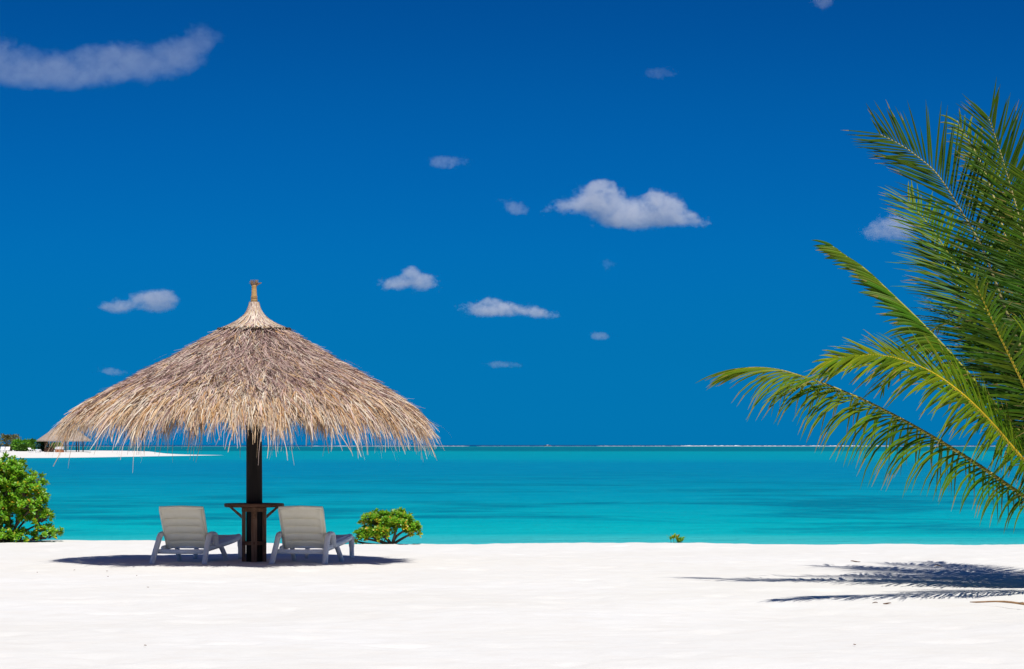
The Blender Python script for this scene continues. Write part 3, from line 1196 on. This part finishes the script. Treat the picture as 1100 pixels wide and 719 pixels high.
def shrub(name, loc, lobes, label, seed, n_ros, L=0.085, yellow_low=0.5, yellow=0.06, stems=None):
    """lobes: list of (centre, radii) ellipsoids; rosettes stand on the upper outside of the lobes and inside them"""
    rr = random.Random(seed)
    root = empty(name, loc)
    tag(root, label, "shrub", "leafy beach shrubs on the sand crest")
    fb, sb = MB(), MB()
    tot = sum(r[0] * r[2] for _, r in lobes)
    base0 = Vector((0, 0, -0.03))
    for (c, r) in lobes:
        c = Vector(c)
        k = max(4, int(n_ros * r[0] * r[2] / tot))
        hub = c - Vector((0, 0, r[2] * 0.45))
        limb(sb, base0, hub, 0.022, 0.014, rr)
        for i in range(k):
            while True:
                d = Vector((rr.gauss(0, 1), rr.gauss(0, 1), rr.gauss(0.35, 0.8))).normalized()
                if d.z > -0.65:
                    break
            q = rr.uniform(0.72, 1.08) if rr.random() < 0.75 else rr.uniform(0.4, 0.8)
            p = c + Vector((d.x * r[0], d.y * r[1], d.z * r[2])) * q
            if p.z < 0.02:
                p.z = 0.02 + rr.random() * 0.04
            low = max(0.0, min(1.0, (0.15 - d.z) / 0.8))
            ax = (d * 0.8 + Vector((0, 0, 0.75)) + Vector((rr.uniform(-.3, .3), rr.uniform(-.3, .3), 0))).normalized()
            rosette(fb, p, ax, rr, rr.randint(9, 14), L, yellow + (yellow_low - yellow) * low)
            if rr.random() < 0.30:
                limb(sb, hub.lerp(p, 0.15), p, 0.008, 0.004, rr)
    fb.build("foliage", M['leaf'], root, colors=True)
    sb.build("stem", M['bark'], root, smooth=True)
    return root


d1 = 38.6
b = at(421, 581.2, d1)
b.z = float(beach_height(np.array(b.x), np.array(b.y))) - 0.0
s = d1 / F
shrub("beach_shrub", b, [((-15 * s, 0, 24 * s), (18 * s, 0.24, 9 * s)), ((2 * s, 0.05, 26 * s), (18 * s, 0.26, 8 * s)), ((15 * s, 0, 18 * s), (12 * s, 0.2, 9 * s)), ((-12 * s, -0.05, 16 * s), (16 * s, 0.22, 8 * s)), ((6 * s, -0.05, 20 * s), (14 * s, 0.22, 8 * s)),
                         ((-29 * s, -0.08, 8 * s), (9 * s, 0.13, 7 * s)), ((-19 * s, -0.08, 9 * s), (11 * s, 0.15, 8 * s)), ((-7 * s, -0.1, 9 * s), (8 * s, 0.15, 7 * s)), ((22 * s, 0.02, 13 * s), (8 * s, 0.15, 7 * s)), ((-38 * s, 0, 3 * s), (5 * s, 0.09, 3 * s))],
      "small round shrub with yellowing lower leaves right of the loungers", 3, 420, 0.068, 0.75, 0.06)
d2 = 38.9
b = at(10, 581.0, d2)
b.z = float(beach_height(np.array(b.x), np.array(b.y)))
s = d2 / F
shrub("beach_shrub", b, [((-16 * s, 0.1, 62 * s), (34 * s, 0.50, 30 * s)), ((14 * s, 0, 58 * s), (24 * s, 0.40, 20 * s)), ((0, 0.2, 76 * s), (16 * s, 0.3, 13 * s)), ((24 * s, -0.1, 42 * s), (18 * s, 0.34, 16 * s)),
                         ((33 * s, 0, 26 * s), (14 * s, 0.25, 14 * s)), ((40 * s, 0, 8 * s), (15 * s, 0.28, 9 * s)), ((-22 * s, -0.1, 30 * s), (22 * s, 0.40, 25 * s)), ((-10 * s, -0.2, 6 * s), (18 * s, 0.28, 9 * s)),
                         ((14 * s, -0.1, 5 * s), (14 * s, 0.25, 7 * s)), ((-50 * s, 0.2, 40 * s), (34 * s, 0.5, 40 * s)), ((16 * s, 0.15, 30 * s), (14 * s, 0.3, 14 * s)), ((-2 * s, 0.1, 38 * s), (18 * s, 0.35, 18 * s)), ((-14 * s, 0.2, 16 * s), (14 * s, 0.3, 12 * s))],
      "large dense green shrub at the left edge of the beach", 8, 1600, 0.070, 0.16, 0.07)
d3 = 38.3
b = at(727, 583.6, d3)
b.z = float(beach_height(np.array(b.x), np.array(b.y)))
rr = random.Random(2)
root = empty("beach_sprout", b)
tag(root, "tiny green sprout on the sand crest against the turquoise water", "sprout")
fb, sb = MB(), MB()
for (x, h) in ((-0.085, 0.055), (-0.045, 0.07), (0.005, 0.055), (0.05, 0.02), (0.075, 0.03), (0.03, 0.015)):
    p = Vector((x, rr.uniform(-0.04, 0.04), h))
    sb.tube([Vector((x * 0.8, p.y, -0.04)), p], [0.005, 0.003], 5)
    rosette(fb, p, Vector((rr.uniform(-.2, .2), 0, 1)), rr, 10, 0.085, 0.12)
fb.build("foliage", M['leaf'], root, colors=True)
sb.build("stem", M['bark'], root)


# ------------------------------------------------------------------ coconut palm at the right
PALM = Vector((5.75, 26.0, 0.0))
palm = empty("coconut_palm", PALM)
tag(palm, "young coconut palm with long green fronds arching in from the right", "palm tree")
CROWN = Vector((5.75, 26.0, 0.42))
mb = MB()
mb.tube([(0, 0, -0.2), (0.01, 0, 0.1), (0.0, 0.0, 0.34), (0, 0, 0.55)], [0.23, 0.20, 0.17, 0.10], 16)
mb.build("trunk", M['trunk'], palm, smooth=True)


def resample(pts, n):
    sm = smooth_path(pts, 12)
    cum = [0.0]
    for i in range(1, len(sm)):
        cum.append(cum[-1] + (sm[i] - sm[i - 1]).length)
    out = []
    j = 0
    for i in range(n + 1):
        t = cum[-1] * i / n
        while j < len(cum) - 2 and cum[j + 1] < t:
            j += 1
        u = (t - cum[j]) / max(1e-9, cum[j + 1] - cum[j])
        out.append(sm[j].lerp(sm[j + 1], min(1, max(0, u))))
    return out, cum[-1]


def frond(pts, up, Lmax=0.80, droop=0.10, seed=0, start=0.18, n=86, yellow=0.25, vee=0.25, asym=(1.0, 1.0), tip_closed=0.0, rach=(0.34, 0.36, 0.04), gmul=1.0, ang0=38, ang1=24, width=0.0125, al0=20):
    """pts: world points from the crown to the tip; up: the frond's upper face"""
    rr = random.Random(seed)
    line, L = resample([Vector(p) - PALM for p in pts], 100)
    up = Vector(up).normalized()
    rb = MB()
    rad = [0.026 * (1 - 0.86 * (i / 100) ** 0.8) + 0.002 for i in range(101)]
    for i in range(0, 100, 4):
        t = i / 100
        g = rr.uniform(0.85, 1.1)
        c = tuple(x * g for x in rach)
        rb.tube(line[i:i + 5], rad[i:i + 5], 6, c, caps=(i in (0, 96)))
    fr = None
    fb = MB()
    kseg = 5
    for i in range(n):
        t = start + (1 - start) * (i + 0.5) / n
        x = t * 100
        a = min(99, int(x))
        p = line[a].lerp(line[a + 1], x - a)
        T = (line[min(100, a + 2)] - line[max(0, a - 2)]).normalized()
        U = (up - T * up.dot(T)).normalized()
        S0 = T.cross(U).normalized()
        tt = (t - start) / (1 - start)
        prof_ = (0.55 + 0.45 * math.sin(min(1, tt / 0.45) * math.pi / 2)) * (1 - 0.58 * max(0, (tt - 0.5) / 0.5) ** 1.8)
        for sgn, am in ((1, asym[0]), (-1, asym[1])):
            if rr.random() < 0.03 or am <= 0:
                continue
            S = S0 * sgn
            al = math.radians(90 - (ang0 + (ang1 - ang0) * 0) if False else (al0 + 42 * tt ** 1.3)) + rr.uniform(-0.12, 0.12)
            closed = 0.0
            if tip_closed and tt > 1 - tip_closed:
                closed = min(1, (tt - 1 + tip_closed) / tip_closed * 2.5)
                al = al + (math.radians(79) - al) * closed
            D = (S * math.cos(al) + T * math.sin(al) + U * (vee + rr.uniform(-0.16, 0.16))).normalized()
            ll = Lmax * prof_ * am * rr.uniform(0.80, 1.10) * (rr.uniform(0.4, 0.8) if rr.random() < 0.06 else 1.0)
            g = rr.uniform(0.55, 1.35) * gmul
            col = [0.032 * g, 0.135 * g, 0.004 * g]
            yy = yellow * (0.35 + 0.9 * tt) * rr.uniform(0.3, 1.5)
            yy = min(0.9, yy)
            col = [col[0] + (0.34 - col[0]) * yy, col[1] + (0.36 - col[1]) * yy, col[2] + (0.012 - col[2]) * yy]
            q = p + U * 0.006
            prev = []
            dr_ = droop * rr.uniform(0.75, 1.3) * (1 - 0.8 * closed)
            verts, faces = [], []
            fold = rr.uniform(0.6, 1.2)
            for k in range(kseg + 1):
                u = k / kseg
                w = width * (0.45, 1.0, 1.0, 0.85, 0.55, 0.06)[k] * (0.8 + 0.3 * prof_)
                Wd = (T - D * T.dot(D))
                if Wd.length < 0.05:
                    Wd = U.cross(D)
                Wd.normalize()
                Wd = (Wd + U.cross(D).normalized() * 0.0).normalized()
                N = D.cross(Wd)
                # folded along the midrib like a shallow roof
                verts += [q - Wd * w + N * w * 0.0, q + N * w * 0.45 * (1 if N.dot(U) > 0 else -1), q + Wd * w]
                q = q + D * (ll / kseg)
                D = (D + Vector((0, 0, -1)) * dr_ * (0.5 + u)).normalized()
            for k in range(kseg):
                b_ = k * 3
                faces += [(b_, b_ + 1, b_ + 4, b_ + 3), (b_ + 1, b_ + 2, b_ + 5, b_ + 4)]
            # dry tips
            base = len(fb.v)
            fb.add(verts, faces, tuple(col))
            if rr.random() < 0.12 + 0.9 * yellow:
                dry = tuple(c + (e - c) * 0.70 for c, e in zip(col, (0.32, 0.22, 0.06)))
                fb.c[-1] = dry
                fb.c[-2] = dry
    fo = fb.build("frond", M['palm'], palm, colors=True)
    rb.build("leaf_stalk", M['rachis'], fo, smooth=True, colors=True)
    return fo


def pxline(pix, tip_depth, base_depth=26.0):
    """photo points of a rachis from crown to tip, distance running evenly to the tip's"""
    n = len(pix)
    out = [CROWN.copy()]
    # by length in the picture
    pp = [(1180, 588)] + list(pix)
    cum = [0]
    for i in range(1, len(pp)):
        cum.append(cum[-1] + math.hypot(pp[i][0] - pp[i - 1][0], pp[i][1] - pp[i - 1][1]))
    for i in range(1, len(pp)):
        t = cum[i] / cum[-1]
        out.append(at(pp[i][0], pp[i][1], base_depth + (tip_depth - base_depth) * t))
    return out


# fronds seen in the photograph
frond(pxline([(1100, 533), (1050, 499), (1000, 468), (945, 438), (900, 418), (860, 404), (835, 397), (810, 395), (788, 397)], 27.6), (0.35, -0.22, 0.90), 0.98, 0.42, 1, yellow=0.36, vee=-0.25, al0=8, rach=(0.42, 0.33, 0.05), n=92, width=0.0115, tip_closed=0.2)
frond(pxline([(1100, 495), (1068, 458), (1035, 425), (1000, 400), (965, 386), (940, 382), (915, 383), (890, 388)], 23.0), (0.25, -0.78, 0.58), 0.92, 0.075, 2, yellow=0.42, vee=0.05, al0=34, asym=(0.62, 1.08), rach=(0.62, 0.42, 0.02), n=118)
frond(pxline([(1100, 470), (1060, 424), (1025, 384), (990, 347), (960, 318), (930, 290), (908, 275), (893, 264)], 26.8), (0.50, -0.25, 0.82), 0.52, 0.42, 3, yellow=0.18, vee=-0.34, tip_closed=0.55, rach=(0.36, 0.36, 0.05), n=100, width=0.017)
frond(pxline([(1120, 430), (1085, 345), (1057, 271), (1035, 231), (1008, 189), (985, 168), (966, 155), (944, 144)], 27.0), (0.10, -0.96, 0.25), 0.92, 0.035, 4, n=100, width=0.0105, gmul=0.55, yellow=0.08, vee=0.10, rach=(0.34, 0.30, 0.12))
frond(pxline([(1145, 430), (1118, 330), (1099, 249), (1079, 178), (1070, 150), (1062, 126)], 26.6), (-0.10, -0.98, 0.15), 0.92, 0.030, 5, n=100, width=0.0105, gmul=0.55, yellow=0.07, vee=0.10, rach=(0.36, 0.32, 0.12))
frond(pxline([(1135, 440), (1100, 330), (1076, 240), (1060, 190), (1046, 160), (1028, 130)], 27.4), (-0.3, -0.8, 0.4), 0.50, 0.16, 6, yellow=0.35, vee=0.05, start=0.3, n=54, rach=(0.50, 0.42, 0.14))
frond(pxline([(1125, 465), (1093, 400), (1071, 355), (1048, 305)], 24.2), (-0.55, -0.75, 0.35), 0.62, 0.12, 7, yellow=0.22, vee=0.10, n=60, rach=(0.60, 0.43, 0.03))
frond(pxline([(1115, 440), (1068, 350), (1030, 290), (1000, 245), (975, 215)], 29.4), (0.15, -0.95, 0.3), 0.88, 0.05, 8, n=110, width=0.0105, yellow=0.26, vee=0.06, gmul=1.25)
frond(pxline([(1120, 455), (1085, 392), (1052, 340), (1022, 298), (1000, 262)], 29.0), (0.25, -0.85, 0.45), 0.80, 0.10, 9, yellow=0.04, vee=0.02, gmul=0.40)  # low gmul puts the crown's inner shade into the leaf colour
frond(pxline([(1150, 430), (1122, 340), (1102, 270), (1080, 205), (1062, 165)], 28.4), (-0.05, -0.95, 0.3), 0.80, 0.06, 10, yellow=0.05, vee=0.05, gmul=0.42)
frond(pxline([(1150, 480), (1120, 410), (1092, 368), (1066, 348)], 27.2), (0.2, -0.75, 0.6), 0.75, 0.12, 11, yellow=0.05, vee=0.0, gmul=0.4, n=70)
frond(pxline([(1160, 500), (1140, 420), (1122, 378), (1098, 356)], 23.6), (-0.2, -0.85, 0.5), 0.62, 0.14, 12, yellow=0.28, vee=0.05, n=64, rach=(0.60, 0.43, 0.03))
frond(pxline([(1140, 470), (1112, 400), (1084, 340), (1056, 300), (1030, 275)], 30.2), (0.2, -0.7, 0.7), 0.80, 0.14, 13, yellow=0.03, vee=0.0, gmul=0.36, n=90)  # added behind to darken the crown's core, shade put into its leaf colour
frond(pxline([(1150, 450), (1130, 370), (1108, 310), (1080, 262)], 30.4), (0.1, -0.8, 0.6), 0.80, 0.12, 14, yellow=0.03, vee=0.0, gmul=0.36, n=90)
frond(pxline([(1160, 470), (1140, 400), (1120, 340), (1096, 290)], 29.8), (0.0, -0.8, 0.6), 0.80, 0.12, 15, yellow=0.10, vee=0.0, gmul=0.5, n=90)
frond(pxline([(1170, 460), (1152, 350), (1130, 260), (1104, 190)], 25.4), (-0.1, -0.9, 0.4), 0.85, 0.06, 16, yellow=0.12, vee=0.05, gmul=0.7, n=96, width=0.0105)
# the rest of the crown, standing and arching beyond the frame
for k, (az, reach, hgt, tipz) in enumerate([(-20, 2.9, 2.4, 1.5), (15, 2.6, 3.0, 2.6), (55, 2.8, 2.6, 1.7), (95, 2.4, 3.3, 3.2), (130, 2.9, 2.4, 1.6), (-65, 2.9, 2.2, 1.3), (35, 1.6, 3.7, 4.1), (160, 3.2, 1.9, 1.5)]):
    a = math.radians(az)
    d_ = Vector((math.cos(a), math.sin(a), 0))
    pts = [CROWN, CROWN + d_ * reach * 0.28 + Vector((0, 0, hgt * 0.55)), CROWN + d_ * reach * 0.62 + Vector((0, 0, hgt * 0.92)), CROWN + d_ * reach * 0.85 + Vector((0, 0, (hgt + tipz) / 2)), CROWN + d_ * reach + Vector((0, 0, tipz))]
    frond(pts, -d_ * 0.5 + Vector((0, 0, 1)), 0.72, 0.14, 40 + k, yellow=0.25, vee=0.15, n=64)


# ------------------------------------------------------------------ litter on the sand
def ground_at(px, py):
    d = F * EYE / (py - 478.0)
    p = at(px, py, d)
    p.z = 0.01
    return p


def dry_leaf(px, py, L, label, seed, group=None, rot=0.0):
    rr = random.Random(seed)
    p = ground_at(px, py)
    mb = MB()
    n = 8
    vs, fs = [], []
    for i in range(n + 1):
        t = i / n
        w = 0.42 * L * 0.5 * math.sin(math.pi * min(1, t * 0.93 + 0.05)) ** 0.8
        z = L * (0.09 + 0.06 * math.sin(t * 4.2 + seed * 1.7))
        vs += [(t * L - L / 2, -w, z + w * 0.35), (t * L - L / 2, 0, z), (t * L - L / 2, w, z + w * 0.45)]
    for i in range(n):
        a = i * 3
        fs += [(a, a + 3, a + 4, a + 1), (a + 1, a + 4, a + 5, a + 2)]
    m = Matrix.Rotation(rot, 4, 'Z')
    mb.add([m @ Vector(v) for v in vs], fs)
    o = mb.build("dry_leaf", M['dry_leaf'], None, p, smooth=True)
    sol = o.modifiers.new("thickness", 'SOLIDIFY')
    sol.thickness = 0.003
    tag(o, label, "leaf", group)
    return o


dry_leaf(919, 605.2, 0.12, "curled brown dry leaf lying just behind the palm's shadow", 1, "dry leaves on the sand", 0.1)
dry_leaf(953, 650.3, 0.075, "dark reddish dry leaf at the near edge of the palm's shadow", 2, "dry leaves on the sand", 0.2)
dry_leaf(940, 649.3, 0.05, "tiny brown leaf scrap left of the dark reddish dry leaf", 3, "dry leaves on the sand", -0.2)
dry_leaf(1008, 609.8, 0.10, "thin brown dry leaf behind the widest part of the palm's shadow", 4, "dry leaves on the sand", 0.0)
dry_leaf(445, 585.6, 0.05, "small dry leaf on the sand in front of the small shrub", 5, "dry leaves on the sand", 0.0)
dry_leaf(194, 610.3, 0.06, "dark leaf scrap by the rear feet of the left lounger", 6, "dry leaves on the sand", 0.3)
dry_leaf(245.5, 608.6, 0.045, "dark leaf scrap in the shade between left lounger and table", 7, "dry leaves on the sand", 0.9)
for i, (px, py) in enumerate([(115, 614.5), (80, 613.5), (147, 619.5), (116, 620.5), (159, 632), (156, 695), (40, 616), (918, 694)]):
    dry_leaf(px, py, 0.022, "crumb sized brown leaf scrap on the open white sand", 20 + i, "leaf crumbs on the open sand", i * 0.8)

p0, p1 = ground_at(1042, 649.5), ground_at(1116, 654)
mb = MB()
pts = [p0 + (p1 - p0) * t + Vector((0, 0.03 * math.sin(t * 5), 0.012 + 0.02 * math.sin(t * 3.0) ** 2)) for t in [i / 10 for i in range(11)]]
pts = [q - p0 for q in pts]
mb.tube(pts, [0.004] + [0.008] * 4 + [0.010] * 5 + [0.008], 6)
q = pts[7]
mb.tube([q, q + Vector((0.02, -0.10, 0.012)), q + Vector((0.05, -0.2, 0.0))], [0.006, 0.005, 0.003], 5)
o = mb.build("twig", M['twig'], None, p0, smooth=True)
tag(o, "long thin bleached twig on the sand at the right edge", "twig")
# green leaflet poking in at the right edge
p = ground_at(1103, 620)
mb = MB()
rr = random.Random(9)
for k in range(6):
    a = math.pi + rr.uniform(-0.9, 0.9)
    leaf_strip(mb, Vector((0, 0, 0.02)), Vector((math.cos(a), math.sin(a) * 0.6, 0.25)), Vector((0, 0, 1)), 0.11, 0.03, 0.2, (0.10, 0.22, 0.03))
o = mb.build("seedling", M['leaf'], None, p, colors=True)
tag(o, "tiny bright green seedling on the shaded sand at the right edge", "seedling")


# ------------------------------------------------------------------ things on the far sand spit
def far_shrub(px, py_base, py_top, half_px, d, col, label, seed, n=1100):
    rr = random.Random(seed)
    b = at(px, py_base, d)
    s = d / F
    h = (py_base - py_top) * s
    rx = half_px * s
    root = empty("island_shrub", b)
    tag(root, label, "shrub", "shrubs on the far sand spit")
    fb, sb = MB(), MB()
    lobes = [(Vector((rr.uniform(-.5, .5) * rx, rr.uniform(-.4, .4) * rx, h * rr.uniform(0.35, 0.62))), Vector((rx * rr.uniform(.45, .62), rx * .6, h * rr.uniform(.32, .42)))) for _ in range(6)]
    for c, r in lobes:
        sb.tube([Vector((0, 0, -0.2)), c * 0.6, c], [0.09, 0.06, 0.03], 5)
        for i in range(n // 6):
            dv = Vector((rr.gauss(0, 1), rr.gauss(0, 1), rr.gauss(0.2, 1))).normalized()
            q = c + Vector((dv.x * r.x, dv.y * r.y, dv.z * r.z)) * rr.uniform(0.65, 1.08)
            q.z = max(0.05, q.z)
            L = rr.uniform(0.25, 0.5)
            g = rr.uniform(0.65, 1.35)
            leaf_strip(fb, q, (dv + Vector((rr.uniform(-.6, .6), rr.uniform(-.6, .6), rr.uniform(-.2, .8)))), Vector((0, 0, 1)), L, L * 0.6, 0.3, tuple(c_ * g for c_ in col))
    fb.build("foliage", M['far_leaf'], root, colors=True)
    sb.build("stem", M['bark'], root)


for args in [
    (12, 484.6, 466.5, 15, 512, (0.190, 0.190, 0.070), "tall brownish green shrub on the far spit left of the pavilion", 1),
    (-16, 484.6, 467.5, 18, 520, (0.150, 0.200, 0.060), "olive shrub on the far spit at the left picture edge", 2),
    (22, 484.4, 473.0, 10, 500, (0.160, 0.380, 0.035), "bright green shrub in front of the tall brownish one on the spit", 3),
    (34, 484.4, 472.5, 8, 506, (0.150, 0.320, 0.040), "mid green shrub beside the pavilion roof's left eave", 4),
    (46, 484.6, 474.0, 7.5, 492, (0.026, 0.062, 0.018), "dark round shrub beneath the far pavilion roof", 5),
    (60, 482.5, 476.5, 9, 520, (0.150, 0.330, 0.045), "low green shrub seen between the far pavilion's posts", 6),
    (27, 484.6, 478.2, 8, 494, (0.110, 0.250, 0.035), "low dark green shrub right behind the two white beach chairs", 7),
]:
    far_shrub(*args)


def build_pavilion():
    d = 488.0
    s = d / F
    b = at(69, 484.3, d)
    root = empty("pavilion", b)
    tag(root, "thatch roofed pavilion on posts standing on the far sand spit", "pavilion")
    mb = MB()
    R = 29.5 * s
    z1 = (484.3 - 473.6) * s
    z2 = (484.3 - 454.0) * s
    rr = random.Random(3)
    seg = 28
    verts, faces = [], []
    prof_ = [(R * 0.93, z1 - 0.05), (R, z1 - 0.12), (R * 0.985, z1 + 0.12), (R * 0.62, z1 + (z2 - z1) * 0.42), (R * 0.3, z1 + (z2 - z1) * 0.76), (R * 0.05, z2), (0.05, z2 + 0.3)]
    mb.lathe(prof_, seg)
    mb.build("thatch_roof", M['far_thatch'], root)
    for k in range(8):
        a = k * math.pi / 4 + 0.25
        m2 = MB()
        x, y = R * 0.68 * math.cos(a), R * 0.68 * math.sin(a)
        m2.tube([(x, y, -0.5), (x, y, z1 + 0.4)], 0.10, 8)
        m2.build("post", M['far_wood'], root)


build_pavilion()


def build_far_chair(px, py, label, h=0.75, w=0.75, d=478.0, rot=0.0):
    b = at(px, py, d)
    root = empty("beach_chair", b, rot)
    tag(root, label, "beach chair", "white beach chairs on the far spit")
    mb = MB()
    mb.add([(-w / 2, -0.35, 0.30), (w / 2, -0.35, 0.30), (w / 2, 0.05, h), (-w / 2, 0.05, h), (-w / 2, -0.27, 0.27), (w / 2, -0.27, 0.27), (w / 2, 0.13, h - 0.03), (-w / 2, 0.13, h - 0.03)],
           [(0, 1, 2, 3), (4, 7, 6, 5), (0, 3, 7, 4), (1, 5, 6, 2), (3, 2, 6, 7), (0, 4, 5, 1)])
    mb.build("backrest", M['far_white'], root)
    mb = MB()
    mb.box(-w / 2, w / 2, -1.5, -0.33, 0.24, 0.32)
    mb.build("seat", M['far_white'], root)
    for x in (-w / 2 + 0.05, w / 2 - 0.05):
        for y in (-1.4, -0.45):
            m2 = MB()
            m2.box(x - 0.04, x + 0.04, y - 0.04, y + 0.04, -0.3, 0.235)
            m2.build("leg", M['far_white'], root)
    return root


build_far_chair(3.0, 485.2, "left one of the pair of white beach chairs beside the left edge shrubs", 0.85, 0.72)
build_far_chair(8.4, 485.2, "right one of the pair of white beach chairs beside the left edge shrubs", 0.85, 0.80)
build_far_chair(31.5, 484.8, "lone low white beach chair left of the dark round shrub", 0.60, 0.55, rot=0.6)
build_far_chair(40.5, 485.4, "low white beach chair in front of the dark round shrub", 0.42, 0.95, rot=0.3)

# daybed under the pavilion
b = at(64, 484.8, 480.0)
root = empty("daybed", b)
tag(root, "white cushioned daybed with orange brown base under the far pavilion", "daybed")
mb = MB()
mb.box(-0.75, 0.75, -0.5, 0.5, 0.32, 0.66)
mb.box(-0.72, 0.72, 0.30, 0.52, 0.663, 0.80)
mb.build("cushion", M['far_white'], root, bevel=0.03)
mb = MB()
mb.box(-0.72, 0.72, -0.47, 0.47, -0.25, 0.315)
mb.build("base", M['far_orange'], root)
# dark woven seat beside it
b = at(53, 484.9, 481.0)
root = empty("wicker_seat", b)
tag(root, "dark brown woven seat between dark shrub and white daybed", "seat")
mb = MB()
mb.box(-0.85, 0.75, -0.5, 0.4, -0.25, 0.34)
mb.build("seat", M['far_brown'], root, bevel=0.02)
mb = MB()
mb.box(-0.85, 0.75, 0.403, 0.53, -0.25, 0.62)
mb.build("backrest", M['far_brown'], root, bevel=0.02)

# a boat far out on the horizon
b = at(588, 477.9, 5200.0)
b.z = SEA
root = empty("boat", b)
tag(root, "tiny boat far out on the horizon line near the middle", "boat")
mb = MB()
mb.add([(-5.5, -1.2, 0.1), (4.5, -1.2, 0.1), (4.5, 1.2, 0.1), (-5.5, 1.2, 0.1), (-6.5, -1.7, 1.1), (7.0, 0, 1.3), (-6.5, 1.7, 1.1), (3.0, -1.6, 1.1), (3.0, 1.6, 1.1)],
       [(0, 3, 2, 1), (0, 1, 7, 4), (3, 6, 8, 2), (1, 5, 7), (2, 8, 5), (1, 2, 5), (0, 4, 6, 3), (4, 7, 8, 6), (7, 5, 8)])
mb.build("hull", M['far_orange'], root)
mb = MB()
mb.box(-1.5, 2.0, -0.9, 0.9, 1.15, 2.3)
mb.build("cabin", M['far_white'], root)
